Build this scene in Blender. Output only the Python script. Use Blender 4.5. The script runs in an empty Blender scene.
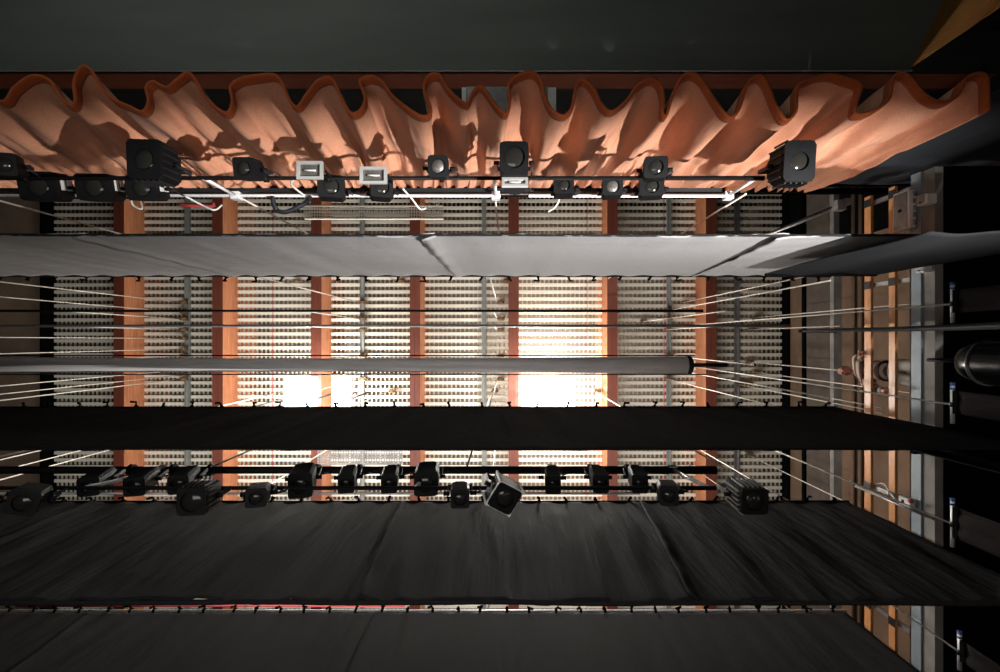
import bpy, math, random
from mathutils import Vector, Matrix, noise
random.seed(7)
S = bpy.context.scene
COL = S.collection
PI = math.pi

# ---------------------------------------------------------------- geometry of the view
# camera lies on the stage and looks straight up; z is measured from the lens
CX, CY, F = 508.0, 340.0, 500.0
def P(px, py, h):
    return Vector(((px - CX) / F * h, (py - CY) / F * h, h))

# ---------------------------------------------------------------- materials
def new_mat(name):
    m = bpy.data.materials.new(name); m.use_nodes = True
    return m, m.node_tree.nodes, m.node_tree.links, m.node_tree.nodes['Principled BSDF']

def mat(name, col, rough=0.6, metal=0.0, var=0.12, scale=6.0, stretch=(1, 1, 1), bump=0.0, spec=0.4, col2=None, detail=4.0):
    m, n, l, b = new_mat(name)
    tc = n.new('ShaderNodeTexCoord'); mp = n.new('ShaderNodeMapping')
    mp.inputs['Scale'].default_value = stretch
    nz = n.new('ShaderNodeTexNoise'); nz.inputs['Scale'].default_value = scale; nz.inputs['Detail'].default_value = detail
    cr = n.new('ShaderNodeValToRGB')
    a = [max(0, c * (1 - var)) for c in col]
    c2 = col2 if col2 else [min(1, c * (1 + var)) for c in col]
    cr.color_ramp.elements[0].position = 0.3; cr.color_ramp.elements[0].color = (*a, 1)
    cr.color_ramp.elements[1].position = 0.72; cr.color_ramp.elements[1].color = (*c2, 1)
    l.new(tc.outputs['Object'], mp.inputs['Vector']); l.new(mp.outputs[0], nz.inputs['Vector'])
    l.new(nz.outputs['Fac'], cr.inputs['Fac']); l.new(cr.outputs['Color'], b.inputs['Base Color'])
    b.inputs['Roughness'].default_value = rough; b.inputs['Metallic'].default_value = metal
    b.inputs['Specular IOR Level'].default_value = spec
    if bump:
        bp = n.new('ShaderNodeBump'); bp.inputs['Strength'].default_value = bump; bp.inputs['Distance'].default_value = 0.02
        l.new(nz.outputs['Fac'], bp.inputs['Height']); l.new(bp.outputs[0], b.inputs['Normal'])
    return m

def emit(name, col, strength):
    m, n, l, b = new_mat(name)
    b.inputs['Base Color'].default_value = (*col, 1)
    b.inputs['Emission Color'].default_value = (*col, 1); b.inputs['Emission Strength'].default_value = strength
    return m

M = {}
M['barwood'] = mat('grey_cream_bar_wood', (0.48, 0.45, 0.37), 0.65, scale=3, stretch=(6, 0.4, 6), var=0.12)
M['cream'] = mat('cream_slat_wood', (0.76, 0.72, 0.61), 0.6, scale=3, stretch=(0.4, 6, 6), var=0.1)
M['beam'] = mat('red_timber', (0.50, 0.19, 0.085), 0.55, scale=5, stretch=(6, 0.35, 6), var=0.28, bump=0.08)
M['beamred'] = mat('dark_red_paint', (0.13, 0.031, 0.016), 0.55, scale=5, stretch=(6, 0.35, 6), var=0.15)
M['roof'] = mat('brown_roof_board', (0.22, 0.18, 0.14), 0.9, scale=1.2)
M['tan'] = mat('tan_fibre_board', (0.135, 0.083, 0.05), 0.85, scale=2.2, var=0.22, stretch=(1, 0.5, 1), bump=0.1)
M['brownwall'] = mat('dark_brown_plaster', (0.055, 0.036, 0.022), 0.9, scale=1.6, var=0.3)
M['concrete'] = mat('grey_concrete', (0.22, 0.21, 0.195), 0.85, scale=3, var=0.25, bump=0.15)
M['conc_brown'] = mat('brown_grey_concrete', (0.085, 0.066, 0.052), 0.85, scale=3, var=0.2, bump=0.1)
M['bluesteel'] = mat('blue_grey_painted_steel', (0.24, 0.29, 0.32), 0.55, scale=4, var=0.08)
M['railwood'] = mat('orange_varnished_wood', (0.60, 0.27, 0.10), 0.4, scale=7, stretch=(6, 0.4, 6), var=0.22)
M['black'] = mat('black_paint', (0.005, 0.005, 0.0055), 0.6, scale=9, var=0.3, spec=0.15)
M['blackmatte'] = mat('matte_black', (0.003, 0.003, 0.003), 0.95, scale=5, spec=0.03)
M['canblack'] = mat('glossy_black_enamel', (0.002, 0.002, 0.002), 0.22, scale=5, spec=0.12)
M['dark'] = mat('charcoal_steel', (0.014, 0.014, 0.015), 0.5, scale=5, spec=0.25)
M['steel'] = mat('worn_grey_steel', (0.33, 0.33, 0.33), 0.4, metal=0.7, scale=8, var=0.2)
M['silver'] = mat('bright_aluminium', (0.74, 0.74, 0.75), 0.4, metal=0.15, scale=10, var=0.1)
M['whitepaint'] = mat('off_white_paint', (0.70, 0.69, 0.66), 0.5, scale=6, var=0.06)
M['framegrey'] = mat('pale_grey_frame', (0.30, 0.30, 0.29), 0.5, scale=6, var=0.06)
M['rope'] = mat('white_rope', (0.68, 0.63, 0.54), 0.8, scale=30, stretch=(1, 1, 0.3), var=0.15)
M['redpaint'] = mat('red_painted_steel', (0.62, 0.10, 0.10), 0.5, scale=6)
M['greysteel2'] = mat('grey_green_steel', (0.28, 0.29, 0.27), 0.55, scale=4)
M['brass'] = mat('brown_bronze', (0.26, 0.17, 0.09), 0.5, metal=0.4, scale=10)
M['lens'] = mat('lens_glass', (0.018, 0.017, 0.015), 0.12, scale=3, spec=0.35)
M['reflector'] = mat('hammered_reflector', (0.14, 0.13, 0.12), 0.35, metal=0.5, scale=22, var=0.3, bump=0.3)
M['bluetape'] = mat('blue_tape', (0.03, 0.10, 0.32), 0.6)
M['lead'] = mat('black_rubber_lead', (0.012, 0.014, 0.02), 0.5)
M['ceil'] = mat('grey_green_plaster', (0.115, 0.125, 0.115), 0.95, scale=1.1, var=0.1, stretch=(0.4, 2, 1))
M['headwood'] = mat('dark_red_header_wood', (0.034, 0.008, 0.003), 0.9, scale=3, stretch=(0.3, 4, 4), var=0.2, spec=0.05)
M['floor'] = mat('dark_stage_boards', (0.05, 0.045, 0.04), 0.7, scale=2, stretch=(0.3, 5, 1), var=0.3)
M['flood'] = emit('floodlight_diffuser', (1.0, 0.97, 0.90), 18.0)

def fabric(name, col, rough=0.9, sheen=0.0, weave=0.12, fold=0.25, fscale=(3.0, 3.0, 0.5), var=0.12, rot=0.0):
    m, n, l, b = new_mat(name)
    tc = n.new('ShaderNodeTexCoord')
    mp = n.new('ShaderNodeMapping'); mp.inputs['Scale'].default_value = fscale; mp.inputs['Rotation'].default_value = (0, rot, 0)
    nz = n.new('ShaderNodeTexNoise'); nz.inputs['Scale'].default_value = 1.6; nz.inputs['Detail'].default_value = 6
    nz.inputs['Distortion'].default_value = 0.6
    n2 = n.new('ShaderNodeTexNoise'); n2.inputs['Scale'].default_value = 60; n2.inputs['Detail'].default_value = 2
    cr = n.new('ShaderNodeValToRGB')
    cr.color_ramp.elements[0].position = 0.3; cr.color_ramp.elements[0].color = (*[c * (1 - var) for c in col], 1)
    cr.color_ramp.elements[1].position = 0.7; cr.color_ramp.elements[1].color = (*[min(1, c * (1 + var)) for c in col], 1)
    b1 = n.new('ShaderNodeBump'); b1.inputs['Strength'].default_value = fold; b1.inputs['Distance'].default_value = 0.12
    b2 = n.new('ShaderNodeBump'); b2.inputs['Strength'].default_value = weave; b2.inputs['Distance'].default_value = 0.01
    l.new(tc.outputs['Object'], mp.inputs['Vector']); l.new(mp.outputs[0], nz.inputs['Vector'])
    l.new(tc.outputs['Object'], n2.inputs['Vector'])
    l.new(n2.outputs['Fac'], cr.inputs['Fac']); l.new(cr.outputs['Color'], b.inputs['Base Color'])
    l.new(nz.outputs['Fac'], b1.inputs['Height']); l.new(n2.outputs['Fac'], b2.inputs['Height'])
    l.new(b1.outputs[0], b2.inputs['Normal']); l.new(b2.outputs[0], b.inputs['Normal'])
    b.inputs['Roughness'].default_value = rough; b.inputs['Specular IOR Level'].default_value = 0.04
    b.inputs['Sheen Weight'].default_value = sheen; b.inputs['Sheen Roughness'].default_value = 0.5
    return m

M['copper'] = fabric('copper_curtain_lining', (0.52, 0.245, 0.148), fold=0.12, fscale=(4, 4, 1), weave=0.05, sheen=0.05)
M['hem'] = fabric('rust_orange_curtain_face', (0.33, 0.075, 0.022), fold=0.1, weave=0.05, sheen=0.05)
M['serge'] = fabric('black_stage_serge', (0.014, 0.014, 0.0145), fold=0.22)
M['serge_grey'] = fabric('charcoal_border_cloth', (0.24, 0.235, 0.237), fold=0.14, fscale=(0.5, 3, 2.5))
M['serge_wrinkled'] = fabric('wrinkled_black_serge', (0.028, 0.028, 0.0285), fold=0.32, fscale=(4.5, 3, 0.42), weave=0.2, rot=0.10)
M['serge_plain'] = fabric('flat_black_serge', (0.021, 0.021, 0.021), fold=0.2, fscale=(3, 3, 0.4))
M['serge_edge'] = fabric('grey_black_serge', (0.11, 0.11, 0.112), fold=0.2)
M['serge_panel'] = fabric('slate_black_serge', (0.035, 0.039, 0.045), fold=0.15)
M['serge_blue'] = fabric('blue_grey_serge', (0.010, 0.0105, 0.0115), fold=0.12)
M['serge_leg'] = fabric('brownish_black_serge', (0.014, 0.012, 0.012), fold=0.3)
M['screen'] = mat('grey_screen_cloth', (0.84, 0.82, 0.81), 0.95, scale=2, var=0.04)

# corrugated wooden wall of the auditorium
def slat_wall_mat():
    m, n, l, b = new_mat('golden_slatted_wood')
    tc = n.new('ShaderNodeTexCoord'); nz = n.new('ShaderNodeTexNoise'); nz.inputs['Scale'].default_value = 4
    cr = n.new('ShaderNodeValToRGB')
    cr.color_ramp.elements[0].color = (0.20, 0.08, 0.016, 1); cr.color_ramp.elements[1].color = (0.32, 0.14, 0.03, 1)
    l.new(tc.outputs['Object'], nz.inputs['Vector']); l.new(nz.outputs['Fac'], cr.inputs['Fac']); l.new(cr.outputs['Color'], b.inputs['Base Color'])
    b.inputs['Roughness'].default_value = 0.55
    return m
M['slatwall'] = slat_wall_mat()

# ---------------------------------------------------------------- mesh builder
class MB:
    def __init__(s): s.v = []; s.f = []; s.sm = []
    def quad(s, a, b, c, d, smooth=False):
        i = len(s.v); s.v += [tuple(a), tuple(b), tuple(c), tuple(d)]; s.f.append((i, i+1, i+2, i+3)); s.sm.append(smooth)
    def box(s, x0, x1, y0, y1, z0, z1):
        i = len(s.v)
        s.v += [(x0,y0,z0),(x1,y0,z0),(x1,y1,z0),(x0,y1,z0),(x0,y0,z1),(x1,y0,z1),(x1,y1,z1),(x0,y1,z1)]
        for q in ((0,3,2,1),(4,5,6,7),(0,1,5,4),(1,2,6,5),(2,3,7,6),(3,0,4,7)):
            s.f.append(tuple(i+k for k in q)); s.sm.append(False)
        return s
    def boxc(s, c, sx, sy, sz):
        return s.box(c[0]-sx/2, c[0]+sx/2, c[1]-sy/2, c[1]+sy/2, c[2]-sz/2, c[2]+sz/2)
    def obox(s, c, ax, ay, az, sx, sy, sz):
        i = len(s.v); c = Vector(c)
        for dz in (-1, 1):
            for dx, dy in ((-1,-1),(1,-1),(1,1),(-1,1)):
                s.v.append(tuple(c + ax*dx*sx/2 + ay*dy*sy/2 + az*dz*sz/2))
        for q in ((0,3,2,1),(4,5,6,7),(0,1,5,4),(1,2,6,5),(2,3,7,6),(3,0,4,7)):
            s.f.append(tuple(i+k for k in q)); s.sm.append(False)
        return s
    def rings(s, rings, cap=True, smooth=True, close=True):
        n = len(rings[0]); i0 = len(s.v)
        for r in rings: s.v += [tuple(p) for p in r]
        for k in range(len(rings)-1):
            for j in range(n if close else n-1):
                a = i0 + k*n + j; b = i0 + k*n + (j+1) % n
                s.f.append((a, b, b+n, a+n)); s.sm.append(smooth)
        if cap:
            s.f.append(tuple(i0 + j for j in reversed(range(n)))); s.sm.append(False)
            e = i0 + (len(rings)-1)*n
            s.f.append(tuple(e + j for j in range(n))); s.sm.append(False)
        return s
    def tube(s, pts, r, n=10, cap=True):
        pts = [Vector(p) for p in pts]; rs = r if isinstance(r, (list, tuple)) else [r]*len(pts)
        rings = []; up = None
        for k, p in enumerate(pts):
            t = (pts[min(k+1, len(pts)-1)] - pts[max(k-1, 0)]).normalized()
            if up is None:
                up = Vector((0,0,1)) if abs(t.z) < 0.9 else Vector((1,0,0))
            a = t.cross(up).normalized(); b = t.cross(a).normalized(); up = b.cross(t).normalized() if b.cross(t).length > 1e-6 else up
            up = -b if False else up
            rings.append([p + (a*math.cos(2*PI*j/n) + b*math.sin(2*PI*j/n))*rs[k] for j in range(n)])
        return s.rings(rings, cap)
    def disc(s, c, ax, ay, az, profile, n=20):
        # lathe: profile of (radius, height along az)
        c = Vector(c)
        rings = [[c + ax*math.cos(2*PI*j/n)*r + ay*math.sin(2*PI*j/n)*r + az*h for j in range(n)] for r, h in profile]
        return s.rings(rings, True)
    def build(s, name, material, parent=None, org=None):
        me = bpy.data.meshes.new(name)
        org = Vector(org) if org is not None else Vector((0,0,0))
        me.from_pydata([(v[0]-org.x, v[1]-org.y, v[2]-org.z) for v in s.v], [], s.f)
        me.polygons.foreach_set('use_smooth', s.sm)
        me.materials.append(material); me.update()
        o = bpy.data.objects.new(name, me); COL.objects.link(o)
        if parent is not None:
            o.parent = parent
            if parent.type == 'EMPTY' or parent.get('_o'): pass
        else: o.location = org
        return o

def tag(o, label, cat, group=None, kind=None):
    o['label'] = label; o['category'] = cat
    if group: o['group'] = group
    if kind: o['kind'] = kind
    return o
def thing(name, label, cat, loc, group=None):
    o = bpy.data.objects.new(name, None); COL.objects.link(o); o.location = loc
    o.empty_display_size = 0.1
    return tag(o, label, cat, group)
def part(mb, name, material, t, label=None, root=None):
    # mesh given in world coordinates; t sits un-rotated at its own location (or is a part whose frame is its thing's)
    r = root or t
    o = mb.build(name, material, t, org=r.location if not root else root.location)
    if label: o['label'] = label
    return o
def struct(mb, name, material):
    o = mb.build(name, material); o['kind'] = 'structure'; return o
ORD = ['first','second','third','fourth','fifth','sixth','seventh','eighth','ninth','tenth','eleventh','twelfth','thirteenth','fourteenth','fifteenth','sixteenth']

# ================================================================= SETTING
GZ = 15.30                    # underside of the slatted grid
YF, YB = -4.62, 9.7           # proscenium wall and back wall
XL, XR = -14.05, 8.5
ZF = -0.45
struct(MB().box(XL-0.2, XR+0.2, YF-6.5, YB+0.2, ZF-0.2, ZF), 'floor', M['floor'])
struct(MB().box(XL-0.2, XR+0.2, YF, YB+0.2, 18.0, 18.2), 'ceiling', M['roof'])
struct(MB().box(XL-0.2, XL, YF, YB, ZF, 18.0), 'wall_left', M['brownwall'])
struct(MB().box(XL, XR, YB, YB+0.2, ZF, 18.0), 'wall_back', M['brownwall'])
struct(MB().box(XR, XR+0.2, YF, YB, ZF, 18.0), 'wall_right', M['tan'])
struct(MB().box(XL, XR, YF-0.25, YF, 9.13, 18.0), 'wall_front', M['blackmatte'])
# header of the proscenium opening, and the auditorium ceiling beyond it
struct(MB().box(XL, XR, YF-0.25, YF+0.03, 8.62, 9.13), 'trim_1', M['headwood'])
struct(MB().box(XL, XR+4, YF-6.5, YF-0.0, 8.58, 8.8), 'ceiling_auditorium', M['ceil'])
# wooden slatted side wall of the auditorium, splayed outwards
a0 = Vector((6.93, YF-0.04, 0)); a1 = Vector((9.3, YF-4.92, 0))
mb = MB(); d = (a1-a0); nrib = 95; nrm = Vector((d.y, -d.x, 0)).normalized()
if nrm.x > 0: nrm = -nrm
for k in range(nrib):
    p = a0 + d*(k/nrib); q = a0 + d*((k+0.62)/nrib); r_ = a0 + d*((k+1)/nrib)
    o_ = nrm*0.03
    for (u, w) in ((p+o_, q+o_), (q+o_, q), (q, r_), (r_, r_+o_)):
        mb.quad((u.x,u.y,ZF), (w.x,w.y,ZF), (w.x,w.y,8.58), (u.x,u.y,8.58))
struct(mb, 'wall_auditorium', M['slatwall'])
struct(MB().box(6.95, XR+2, YF-0.02, YF+0.02, ZF, 8.62), 'wall_jamb', M['blackmatte'])

struct(MB().box(XR-0.06, XR-0.01, YF+0.04, -2.5, ZF, 15.0), 'wall_return', M['blackmatte'])
# right wall: mouldings and the concrete ring beam, seen from below
struct(MB().box(XR-0.14, XR, YF, YB, 13.02, 14.0), 'trim_2', M['conc_brown'])
struct(MB().box(XR-0.20, XR, YF, YB, 12.74, 12.9), 'trim_3', M['concrete'])
struct(MB().box(XR-0.10, XR, YF, YB, 15.05, 15.5), 'trim_4', M['blackmatte'])
struct(MB().box(XL, XL+0.12, YF, YB, 15.0, 15.4), 'trim_5', M['blackmatte'])
# right gallery floor with concrete edge, steel channel
GX, GF, GY = 5.80, 7.08, -2.36
struct(MB().box(GX+0.12, XR, GY, YB, 6.78, GF), 'floor_gallery', M['blackmatte'])
struct(MB().box(GX+0.005, GX+0.12, GY, YB, 6.80, 7.0), 'trim_6', M['concrete'])
mb = MB().box(GX-0.02, GX+0.02, GY, YB, 7.0, 7.19); mb.box(GX-0.02, GX+0.12, GY, YB, 7.17, 7.19)
struct(mb, 'trim_7', M['bluesteel'])

# ================================================================= GRID: beams and slatted panels
BX = [(119 + 98.67*k - CX)/F*14.5 for k in range(7)]
for k, x in enumerate(BX):
    mb = MB().box(x-0.148, x+0.148, YF+0.02, YB-0.02, 14.5, 16.5)
    o = thing('roof_beam', '', 'beam', (x, 2.5, 14.5)); part(mb, 'timber', M['beam'], o)
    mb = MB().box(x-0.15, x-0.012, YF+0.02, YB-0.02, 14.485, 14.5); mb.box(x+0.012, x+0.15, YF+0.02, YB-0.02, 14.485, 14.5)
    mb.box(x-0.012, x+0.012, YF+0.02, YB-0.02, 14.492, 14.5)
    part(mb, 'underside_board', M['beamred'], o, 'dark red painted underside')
    tag(o, f'red-brown timber beam, {ORD[6-k]} from the gallery, crossing the slatted grid', 'beam', 'red timber beams of the grid', 'thing')
edges = [XL+0.16] + BX + [XR-0.12]
for k in range(8):
    x0 = edges[k] + (0.15 if k else 0); x1 = edges[k+1] - (0.15 if k < 7 else 0)
    mb = MB(); y = YF+0.1; 
    while y < YB-0.1:
        mb.box(x0, x1, y, y+0.098, GZ, GZ+0.035); y += 0.2142
    lo = mb
    nb = max(1, round((x1-x0)/0.1377)); st = (x1-x0)/nb
    mb2 = MB()
    for j in range(nb+1):
        xx = x0 + st*j
        a, b = max(x0, xx-0.022), min(x1, xx+0.022)
        mb2.box(a, b, YF+0.05, YB-0.05, GZ+0.10, GZ+0.14)
    lab = (f'cream slatted grid panel between the {ORD[7-k]} and {ORD[6-k]} beams from the gallery' if 0 < k < 7 else
           ('cream slatted grid panel between the first beam and the gallery wall' if k == 7 else 'narrow cream slatted grid panel beyond the beam farthest from the gallery'))
    t = thing('slatted_panel', lab, 'grid panel', ((x0+x1)/2, 2.5, GZ), 'slatted panels of the grid')
    part(lo, 'lower_slats', M['cream'], t); part(mb2, 'upper_bars', M['barwood'], t)

# loft wells: grey channels under which the pulleys sit
for k, (px, w, lab) in enumerate([(187, 0.14, 'between the sixth and seventh beams from the gallery'), (362, 0.12, 'between the fourth and fifth beams from the gallery'),
                                  (484, 0.12, 'between the third and fourth beams from the gallery'), (669, 0.12, 'between the first and second beams from the gallery'), (737, 0.13, 'nearest the gallery wall')]):
    x = (px-CX)/F*15.2
    mb = MB().box(x-w/2, x+w/2, YF+0.1, YB-0.1, 15.24, 15.28)
    mb.box(x-w/2, x-w/2+0.012, YF+0.1, YB-0.1, 15.18, 15.24); mb.box(x+w/2-0.012, x+w/2, YF+0.1, YB-0.1, 15.18, 15.24)
    tag(mb.build('steel_channel', M['greysteel2'] if k < 4 else M['steel'], org=(x, 2.5, 15.2)),
        f'thin grey steel channel under the slats {lab}', 'channel', 'channels under the slats', 'thing')
for px, lab in ((273, 'between fifth and sixth beams'), (587, 'between second and third beams'), (664, 'between first and second beams')):
    x = (px-CX)/F*15.1
    mb = MB().tube([(x, YF+0.3, 15.1), (x, 2.0, 15.08), (x, YB-0.4, 15.1)], 0.012, 6)
    tag(mb.build('marker_rope', M['redpaint'], org=(x, 2, 15.1)), f'thin red rope stretched under the slats {lab} from the gallery', 'rope', 'red ropes under the grid')

# red pipes under the grid
def pipe_obj(name, p0, p1, r, m, label, cat, group=None, n=12):
    p0, p1 = Vector(p0), Vector(p1); c = (p0+p1)/2
    o = MB().tube([p0, p1], r, n).build(name, m, org=c)
    return tag(o, label, cat, group)
pipe_obj('red_pipe', P(181, 205, 14.2), P(214, 205, 14.2), 0.07, M['redpaint'], 'short red pipe under the slats above the front lighting bar', 'pipe')
pipe_obj('red_pipe', P(8, 605.5, 14.3), P(405, 605.5, 14.3), 0.05, M['redpaint'], 'long red pipe glimpsed above the rearmost black border', 'pipe')

# perforated cable trays
def wire_tray(name, px0, px1, y0, y1, h, label, wm='cream'):
    a = P(px0, y0, h); b = P(px1, y1, h); t = thing(name, label, 'cable tray', (a+b)/2, 'wire cable trays')
    mb = MB(); n = int((b.x-a.x)/0.062)
    for k in range(n+1):
        x = a.x + (b.x-a.x)*k/n; mb.box(x-0.013, x+0.013, a.y, b.y, h, h+0.012)
    n = max(3, int((b.y-a.y)/0.062))
    for k in range(n+1):
        y = a.y + (b.y-a.y)*k/n; mb.box(a.x, b.x, y-0.013, y+0.013, h-0.012, h)
    part(mb, 'wire_mesh', M[wm], t)
    mb = MB(); mb.box(a.x, b.x, a.y-0.02, a.y, h-0.01, h+0.1); mb.box(a.x, b.x, b.y, b.y+0.02, h-0.01, h+0.1)
    part(mb, 'side_rail', M[wm], t)
wire_tray('cable_tray', 304, 443, 206, 218, 12.0, 'bright wire mesh cable tray above the front lighting bar')
wire_tray('cable_tray', 318, 402, 446, 464, 12.5, 'bright wire mesh cable tray above the rear lighting bar', 'concrete')

# floodlights at grid level
FZ = 13.3
fy0, fy1 = (377-CY)/F*FZ, (423-CY)/F*FZ
def floodlight(px0, px1, label):
    x0, x1, y0, y1 = (px0-CX)/F*FZ, (px1-CX)/F*FZ, fy0, fy1
    t = thing('floodlight', label, 'floodlight', ((x0+x1)/2, (y0+y1)/2, FZ), 'floodlights under the grid')
    part(MB().box(x0, x1, y0, y1, FZ+0.08, FZ+0.24), 'housing', M['silver'], t)
    part(MB().box(x0+0.02, x1-0.02, y0+0.02, y1-0.02, FZ, FZ+0.08), 'diffuser', M['flood'], t, 'glowing white diffuser')
    for x in (x0+0.06, x1-0.06):
        part(MB().box(x-0.02, x+0.02, (y0+y1)/2-0.02, (y0+y1)/2+0.02, FZ+0.24, 15.29), 'hanger', M['dark'], t)
floodlight(284, 314.5, 'glowing floodlight between the fifth and sixth beams from the gallery')
floodlight(331, 350, 'small glowing floodlight beside the fifth beam from the gallery')
floodlight(521.5, 575, 'large glowing floodlight between the second and third beams from the gallery')

# ================================================================= PULLEYS AND LIFT LINES
COLS = [4.77, -0.33, -4.5, -9.91]
BARS = []   # (phrase, h, Y, columns)
BARS.append(('the charcoal front border', 8.85, -1.135, [5.3]+COLS[1:]))
BARS.append(('the thin dark pipe', 11.0, -0.64, COLS))
BARS.append(('the long grey pipe', 11.0, -0.31, [7.3]+COLS))
BARS.append(('the roller screen bar', 9.75, 0.475, COLS))
BARS.append(('the middle black border', 8.7, 1.18, COLS))
BARS.append(('the front lighting bar', 6.1, -1.78, [2.9, -0.16, -3.355, -6.5]))
BARS.append(('the rear lighting bar', 5.92, 1.54, [2.6, -0.5, -3.6, -6.7]))
BARS.append(('the wrinkled black border', 8.42, 2.73, COLS))
BARS.append(('the rearmost black border', 8.45, 4.57, COLS))
def pulley(x, y, label):
    t = thing('loft_pulley', label, 'pulley', (x, y, 15.05), 'pulleys under the grid')
    X, Y, Z = Vector((1,0,0)), Vector((0,1,0)), Vector((0,0,1))
    mb = MB(); mb.disc((x+0.11, y-0.025, 15.10), X, Z, Y, [(0.09,0),(0.11,0.004),(0.095,0.015),(0.095,0.035),(0.11,0.046),(0.09,0.05)], 14)
    part(mb, 'wheel', M['brass'], t)
    mb = MB(); mb.box(x+0.02, x+0.2, y-0.05, y-0.03, 15.04, 15.28); mb.box(x+0.02, x+0.2, y+0.03, y+0.05, 15.04, 15.28)
    part(mb, 'cheek_plate', M['brass'], t)
for phrase, h, Y, cols in BARS:
    for k, x in enumerate(cols):
        y = Y
        pulley(x, y, f'bronze pulley, {ORD[k]} from the gallery over {phrase}')
        r = 0.013
        o = MB().tube([(x, y, h), (x + 0.004, y, (h+15.1)/2), (x, y, 15.12)], r, 6).build('hanging_line', M['rope'], org=(x, y, h))
        tag(o, f'pale lift line, {ORD[k]} from the gallery, rising from {phrase}', 'rope', 'lift lines')
# a few free ropes tied off high up near the middle of the grid
for k, (px, py, h0, lab) in enumerate([(640, 322, 12.6, 'beside the second beam from the gallery above the roller screen'),
                                       (752, 318, 7.9, 'running down beside the gallery railing'),
                                       (752, 372, 6.7, 'passing in front of the person'),
                                       (735, 384, 9.2, 'near the gallery wall just above the middle border')]):
    q = P(px, py, 15.2)
    pulley(q.x, q.y, f'bronze pulley of the rope {lab}')
    o = MB().tube([(q.x, q.y, h0), (q.x, q.y, 15.1)], 0.012, 6).build('spare_rope', M['rope'], org=(q.x, q.y, h0))
    tag(o, f'pale spare rope hanging {lab}', 'rope', 'spare ropes')

for k, (x, y, where) in enumerate([(-9.91, -0.84, 'far'), (-9.91, -0.05, 'far'), (-9.91, 0.27, 'far'), (-9.91, 0.90, 'far'), (-9.91, 1.06, 'far'), (-9.91, 2.34, 'far'), (-9.91, 2.56, 'far'),
                                 (4.77, -0.88, 'gallery'), (7.2, 0.66, 'gallery'), (4.77, 0.86, 'gallery'), (7.2, 1.30, 'gallery'), (7.2, 2.97, 'gallery'), (7.2, 3.45, 'gallery')]):
    side = ('beyond the sixth beam from the gallery', 'nearest the gallery')[where == 'gallery']
    n_ = (k if where == 'far' else k-7)
    pulley(x, y, f'bronze pulley, {ORD[n_]} of the spare lines {side}')
    o = MB().tube([(x, y, 9.0 if where == 'far' else (9.6 if x > 6 else 7.4)), (x, y, 15.1)], 0.012, 6).build('spare_hanging_rope', M['rope'], org=(x, y, 9))
    tag(o, f'pale spare rope, {ORD[n_]} from the front, {side}', 'rope', 'spare ropes')

# ================================================================= PIPES
def xr(px, h): return (px-CX)/F*h
pipe_obj('hanging_pipe', (XL+0.6, -0.64, 11.0), (xr(703, 11), -0.64, 11.0), 0.032, M['black'], 'thin dark pipe hung between the front border and roller screen', 'pipe')
pipe_obj('hanging_pipe', (XL+0.6, -0.31, 11.0), (xr(790, 11), -0.31, 11.0), 0.034, M['steel'], 'thin grey pipe just in front of the roller screen, reaching the gallery', 'pipe')
# roller screen
t = thing('roller_screen', 'thick pale grey roller screen tube above the middle black border', 'roller screen', (-3, 0.475, 9.5))
R0 = 0.165
mb = MB().tube([(XL+2.5, 0.475, 9.5), (xr(689, 9.5), 0.475, 9.5)], R0, 40); part(mb, 'rolled_screen', M['screen'], t)
mb = MB()
ex = xr(689, 9.5)
mb.rings([[Vector((ex+dx, 0.475+math.cos(2*PI*j/24)*r, 9.5+math.sin(2*PI*j/24)*r)) for j in range(24)] for dx, r in ((-0.05, R0+0.012), (0.02, R0+0.012), (0.05, R0-0.03))])
part(mb, 'end_cap', M['black'], t)
mb = MB().box(XL+2.5, ex+0.12, 0.475-R0-0.025, 0.475-R0-0.003, 9.5, 9.62); mb.box(XL+2.5, ex+0.3, 0.475+R0+0.003, 0.475+R0+0.02, 9.42, 9.5)
part(mb, 'edge_strip', M['black'], t)
mb = MB().tube([(ex+0.04, 0.475, 9.5), (xr(727, 9.5), 0.475, 9.5)], 0.042, 12); part(mb, 'axle', M['black'], t)
mb = MB()
for x in COLS:
    mb.box(x-0.025, x+0.025, 0.455, 0.495, 9.5+R0-0.01, 9.78)
part(mb, 'hanger_strap', M['dark'], t)

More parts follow.
